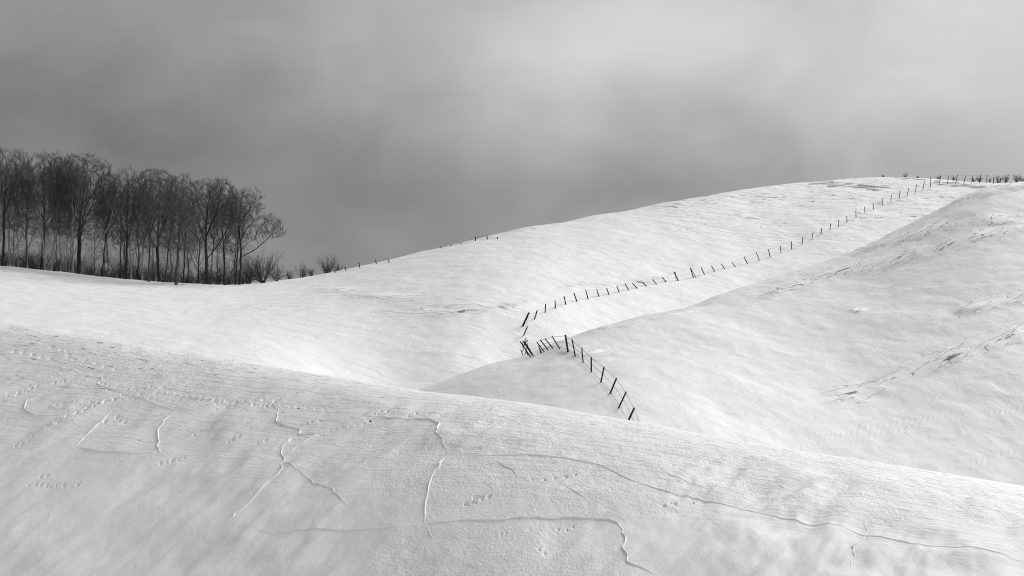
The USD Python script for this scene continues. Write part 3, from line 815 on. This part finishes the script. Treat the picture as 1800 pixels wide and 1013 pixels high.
for i in range(6):
    o = thing('undergrowth_bush', 'leafless bush in the dark undergrowth between the trunks', 'bush', (0, 0, 0), 'bushes in the undergrowth of the wood')
    part('stems', shrub_mesh(np.random.default_rng(50 + i), (2.6, 3.3, 4.0, 2.8, 2.1, 3.6)[i], .7, 11, .028), (M_BARK_DARK, M_BARK_MID)[i % 2], o)
    BUSH.append(o)
for i in range(90):
    px = -25 + i * 5.2 + rng0.uniform(-5, 5); y = rng0.uniform(299, 330)
    at = ((px - CX) / F * y, y, float(far.z(np.array(px), np.array(y))) - .05)
    if i < 6:
        BUSH[i].GetAttribute('xformOp:translate').Set(Gf.Vec3d(*at))
    else:
        dup(BUSH[i % 6], at, rng0.uniform(0, 360), (rng0.uniform(.9, 1.5),) * 2 + (rng0.uniform(.5, 1.2),), 'leafless bush in the dark undergrowth between the trunks', 'bush', 'bushes in the undergrowth of the wood')
TOP = [(1592, 380, 1.7, 'bare shrub alone on the hilltop left of the fence corner'), (1553, 418, .9, 'tiny bare shrub on the crown of the far hill'), (1614, 376, .9, 'small low shrub left of the tall corner post'), (1649, 374, 1.5, 'bare shrub just right of the tall corner post'), (1676, 374, 1.5, 'bare shrub between the third and fourth posts of the hilltop fence'),
       (1712, 374, 1.3, 'low bare shrub left of a hilltop fence post pair'), (1722, 375, 2.0, 'denser bare shrub in the middle of the hilltop fence'), (1740, 375, 1.3, 'small bare shrub by the last tall hilltop post'), (1754, 376, 2.2, 'dense dark shrub where the hilltop fence ends'), (1768, 376, 2.3, 'tall dark shrub right of the hilltop fence end'), (1787, 378, 2.6, 'widest dark shrub on the ridge at the right edge'), (1797, 379, 2.4, 'thin upright shrub at the right edge of the ridge')]
for i, (px, y, h, label) in enumerate(TOP):
    plant_shrub(far, px, float(far.R(px)) + 3, h * .72, 1.0, 9 if h < 2 else 14, label, 90 + i, r=.03, group='shrubs along the right hilltop')

# ------------------------------------------------------------------ fences
def post_mesh(base, top, r, rng):
    """a split wooden post, weathered and chamfered at the head, sunk into the snow"""
    ax = top - base; L = np.linalg.norm(ax); ax = ax / L
    base = base - ax * 0.35; L += 0.35
    n = 7
    th = np.arange(n) / n * 2 * np.pi + rng.uniform(0, 1)
    rad = r * rng.uniform(0.82, 1.12, n)
    a, b = ring_frames(ax[None]); a, b = a[0], b[0]
    rings = []
    for t, k in ((0, 1.0), (0.5, 0.97), (0.965, 0.94), (1.0, 0.62)):
        j = 1 + rng.normal(0, 0.03, n)
        rings.append(base + ax * L * t + (rad * k * j)[:, None] * (np.cos(th)[:, None] * a + np.sin(th)[:, None] * b))
    V = np.vstack(rings + [(base + ax * L * 1.004)[None]])
    f = []
    for q in range(3):
        for k in range(n):
            k2 = (k + 1) % n
            f += [(q * n + k, q * n + k2, q * n + n + k2), (q * n + k, q * n + n + k2, q * n + n + k)]
    for k in range(n):
        f.append((3 * n + k, 3 * n + (k + 1) % n, 4 * n))
    return V, np.array(f)


def stand(hill, y0, base, top, behind=0.0):
    """foot and head of a post seen from base to top (its lean lies across the view)"""
    b = hill.at(base[0], base[1], y0)
    if behind:
        y = b[1] + behind
        b = np.array([(base[0] - CX) / F * y, y, (CY - base[1]) / F * y])
    t = np.array([(top[0] - CX) / F * b[1], b[1], (CY - top[1]) / F * b[1]])
    return b, t


def wire_mesh(points, r, sag=0.04, k=6):
    P = []
    for a, b in zip(points[:-1], points[1:]):
        t = np.linspace(0, 1, k, endpoint=False)
        q = a + (b - a) * t[:, None]; q[:, 2] -= sag * 4 * t * (1 - t)
        P.append(q)
    P = np.vstack(P + [points[-1:]])
    d = np.diff(P, axis=0)
    return frustums(P[:-1], P[1:], np.full(len(d), r), np.full(len(d), r), d, d, 4)


def build_fence(name, label, posts, hill, y0, radius, levels, wire_r, behind=0.0, seed=0, group=None, extra_end=None):
    rng = np.random.default_rng(seed)
    ends = []
    for top, base, *thick in posts:
        k = thick[0] if thick else 1.0
        b, t = stand(hill, y0, base, top, behind)
        ends.append((b, t, k))
    o = thing(name, label, 'fence', ends[0][0], group)
    org = ends[0][0]
    for b, t, k in ends:
        part('post', post_mesh(b - org, t - org, radius * k, rng), M_POST, o)
    for lv, sag in levels:
        pts = np.array([b + (t - b) * lv + [0, -radius * 1.1, 0] for b, t, k in ends if k > 0.65])
        if extra_end is not None:
            pts = np.vstack([pts, pts[-1] + extra_end])
        part('wire', wire_mesh(pts - org, wire_r, sag), M_WIRE, o)
    return ends


f4 = lambda *q: [tuple((880 + x / 3.897, 500 + y / 3.897) for x, y in pq[:2]) + tuple(pq[2:]) for pq in q]
f5 = lambda *q: [tuple((880 + x / 4.5, 430 + y / 4.5) for x, y in pq[:2]) + tuple(pq[2:]) for pq in q]
f6 = lambda *q: [tuple((1200 + x / 5.067, 300 + y / 5.067) for x, y in pq[:2]) + tuple(pq[2:]) for pq in q]
f7 = lambda *q: [tuple((1480 + x / 5.066, 280 + y / 5.066) for x, y in pq[:2]) + tuple(pq[2:]) for pq in q]
f3 = lambda *q: [tuple((680 + x / 5.066, 360 + y / 5.066) for x, y in pq[:2]) + tuple(pq[2:]) for pq in q]
f2 = lambda *q: [tuple((280 + x / 4.22, 280 + y / 4.22) for x, y in pq[:2]) + tuple(pq[2:]) for pq in q]

SPUR_POSTS = f4(((247, 395), (293, 455)), ((271, 379), (321, 444)), ((303, 371), (354, 434)), ((351, 354), (403, 438), 1.1), ((443, 345), (461, 457), 1.75), ((489, 376), (511, 490), 1.1), ((555, 432), (565, 536), 1.1), ((620, 497), (621, 601), 1.1),
                ((709, 563), (686, 675), 1.15), ((794, 641), (749, 752), 1.2), ((861, 735), (809, 846), 1.2), ((917, 844), (865, 955), 1.25), ((958, 955), (915, 1060), 1.25))
build_fence('wire_fence', 'wire fence with dark wooden posts running down over the near spur', SPUR_POSTS, spur, 110, .055, ((.94, .02), (.55, .03), (.12, .02)), .016, seed=11)
build_fence('wire_fence', 'two short crossed posts with a wire at the left end of the spur fence', f4(((258, 420), (277, 462)), ((262, 425), (272, 462))), spur, 110, .045, ((.6, 0),), .008, seed=12)

FAR_POSTS = f5(((213, 646), (183, 718), .8), ((226, 538), (175, 649), 1.7), ((291, 516), (267, 593)), ((356, 470), (352, 543)), ((429, 441), (433, 507)), ((502, 407), (515, 472)), ((578, 380), (600, 445)), ((672, 357), (690, 422)), ((759, 353), (776, 408)), ((838, 343), (856, 395)),
               ((918, 328), (939, 381)), ((983, 307), (1015, 365)), ((1041, 306), (1082, 350)), ((1116, 297), (1159, 335)), ((1200, 275), (1240, 322)), ((1277, 258), (1316, 305)), ((1370, 216), (1406, 289), 1.4), ((1381, 214), (1388, 290), .6), ((1500, 183), (1525, 260), 1.2), ((1504, 188), (1542, 258), .6))
FAR_POSTS += f6(((164, 862), (195, 929)), ((255, 846), (287, 901)), ((343, 831), (378, 881)), ((436, 817), (469, 859)), ((545, 769), (575, 828)), ((656, 728), (682, 803)), ((762, 700), (779, 767)), ((868, 668), (875, 731)), ((969, 629), (970, 692)), ((1072, 591), (1063, 653)), ((1163, 545), (1151, 611)), ((1239, 512), (1231, 576)), ((1319, 471), (1311, 536)), ((1389, 441), (1389, 499)), ((1461, 403), (1465, 464)))
FAR_POSTS += f7(((123, 461), (126, 526)), ((200, 422), (205, 485)), ((278, 387), (280, 450)), ((358, 353), (359, 414)), ((441, 315), (436, 384)), ((517, 281), (511, 352)), ((593, 255), (585, 317)), ((665, 224), (655, 291)), ((736, 194), (722, 267)), ((791, 162), (790, 246), 1.3))
build_fence('wire_fence', 'long post and wire fence climbing the far hillside to its corner post', FAR_POSTS, far, 150, .075, ((.92, .05), (.45, .05)), .016, seed=13)
TOP_POSTS = f7(((880, 146), (866, 220)), ((949, 145), (939, 214)), ((1029, 139), (1015, 214)), ((1102, 146), (1086, 213)), ((1167, 143), (1158, 205), 1.2), ((1239, 138), (1228, 205)), ((1294, 139), (1285, 209), 1.1), ((1351, 160), (1351, 212), 1.2), ((1411, 168), (1408, 205), 1.1))
build_fence('wire_fence', 'short wire fence on the right hilltop against the sky', TOP_POSTS, far, 330, .075, ((.95, .03), (.5, .03)), .012, seed=14)
build_fence('wire_fence', 'skyline wire fence right of the round shrub, three posts showing over the ridge', f2(((1300, 822), (1304, 850)), ((1377, 797), (1387, 838)), ((1481, 763), (1488, 818)), ((1603, 745), (1613, 785)), ((1700, 742), (1706, 775))), far, 300, .075, ((.93, .06), (.5, .06)), .013, behind=3, seed=15)
build_fence('wire_fence', 'far skyline wire fence dipping behind the crest left of the hilltop', f3(((480, 370), (480, 400)), ((570, 356), (572, 372)), ((657, 338), (660, 358)), ((793, 285), (788, 326)), ((890, 273), (896, 312)), ((985, 288), (990, 320))), far, 330, .085, ((.93, .05), (.6, .05), (.3, .05)), .014, behind=2, seed=16)

# loose posts piled where the two fences meet
LOOSE = f4(((133, 390), (200, 490), 1.2), ((152, 388), (214, 480), 1.2), ((146, 400), (186, 482), .9), ((175, 365), (156, 440), .8), ((160, 384), (206, 462), 1.0), ((188, 402), (168, 478), .8), ((137, 448), (145, 468), .8), ((182, 420), (221, 485), 1.0), ((146, 432), (171, 402), .8))
for i, (top, base, k) in enumerate(LOOSE):
    rng = np.random.default_rng(400 + i)
    b = spur.at(base[0], base[1], 110)
    y = b[1] + rng.uniform(-0.3, 0.6)
    b = np.array([(base[0] - CX) / F * y, y, (CY - base[1]) / F * y]); t = np.array([(top[0] - CX) / F * y, y + rng.uniform(-.3, .3), (CY - top[1]) / F * y])
    o = part('loose_post', post_mesh(b, t, .05 * k, rng), M_POST)
    tag(o, 'loose black post leaning in the tangle at the gap between the two fences', 'post', 'loose posts leaning together between the two fences')

# small dark stone on the near slope, dry stems on the crest
q = near.at(651, 743, 48)
st = trimesh.creation.icosphere(2, 0.045)
st.vertices *= [1.3, 0.9, 0.8]; st.vertices += 0.02 * (meshkit.fbm(st.vertices * 14, 3, 5)[:, None] - .5) * 2
st.apply_translation(q + [0, 0, .05])
o = part('stone', st, M_ROCK, smooth=40)
tag(o, 'small dark stone lying on the near snow slope', 'stone')
rng = np.random.default_rng(9)
p0, p1, d = [], [], []
for _ in range(260):
    px = rng.choice([rng.normal(40, 18), rng.uniform(0, 420), rng.uniform(0, 900)], p=[.4, .4, .2]); y = float(near.R(px)) - abs(rng.normal(0, 3.0))
    b = np.array([(px - CX) / F * y, y, float(near.z(np.array(px), np.array(y))) - .02])
    g = np.array([rng.normal(0, .5), rng.normal(0, .4), 1.0]); g /= np.linalg.norm(g)
    p0.append(b); p1.append(b + g * rng.uniform(.03, .11)); d.append(g)
p0, p1, d = map(np.array, (p0, p1, d))
o = part('dry_grass', frustums(p0, p1, np.full(len(d), .006), np.full(len(d), .003), d, d, 3), M_GRASS)
tag(o, 'dry grass stems poking through the snow along the near crest', 'grass', kind='stuff')
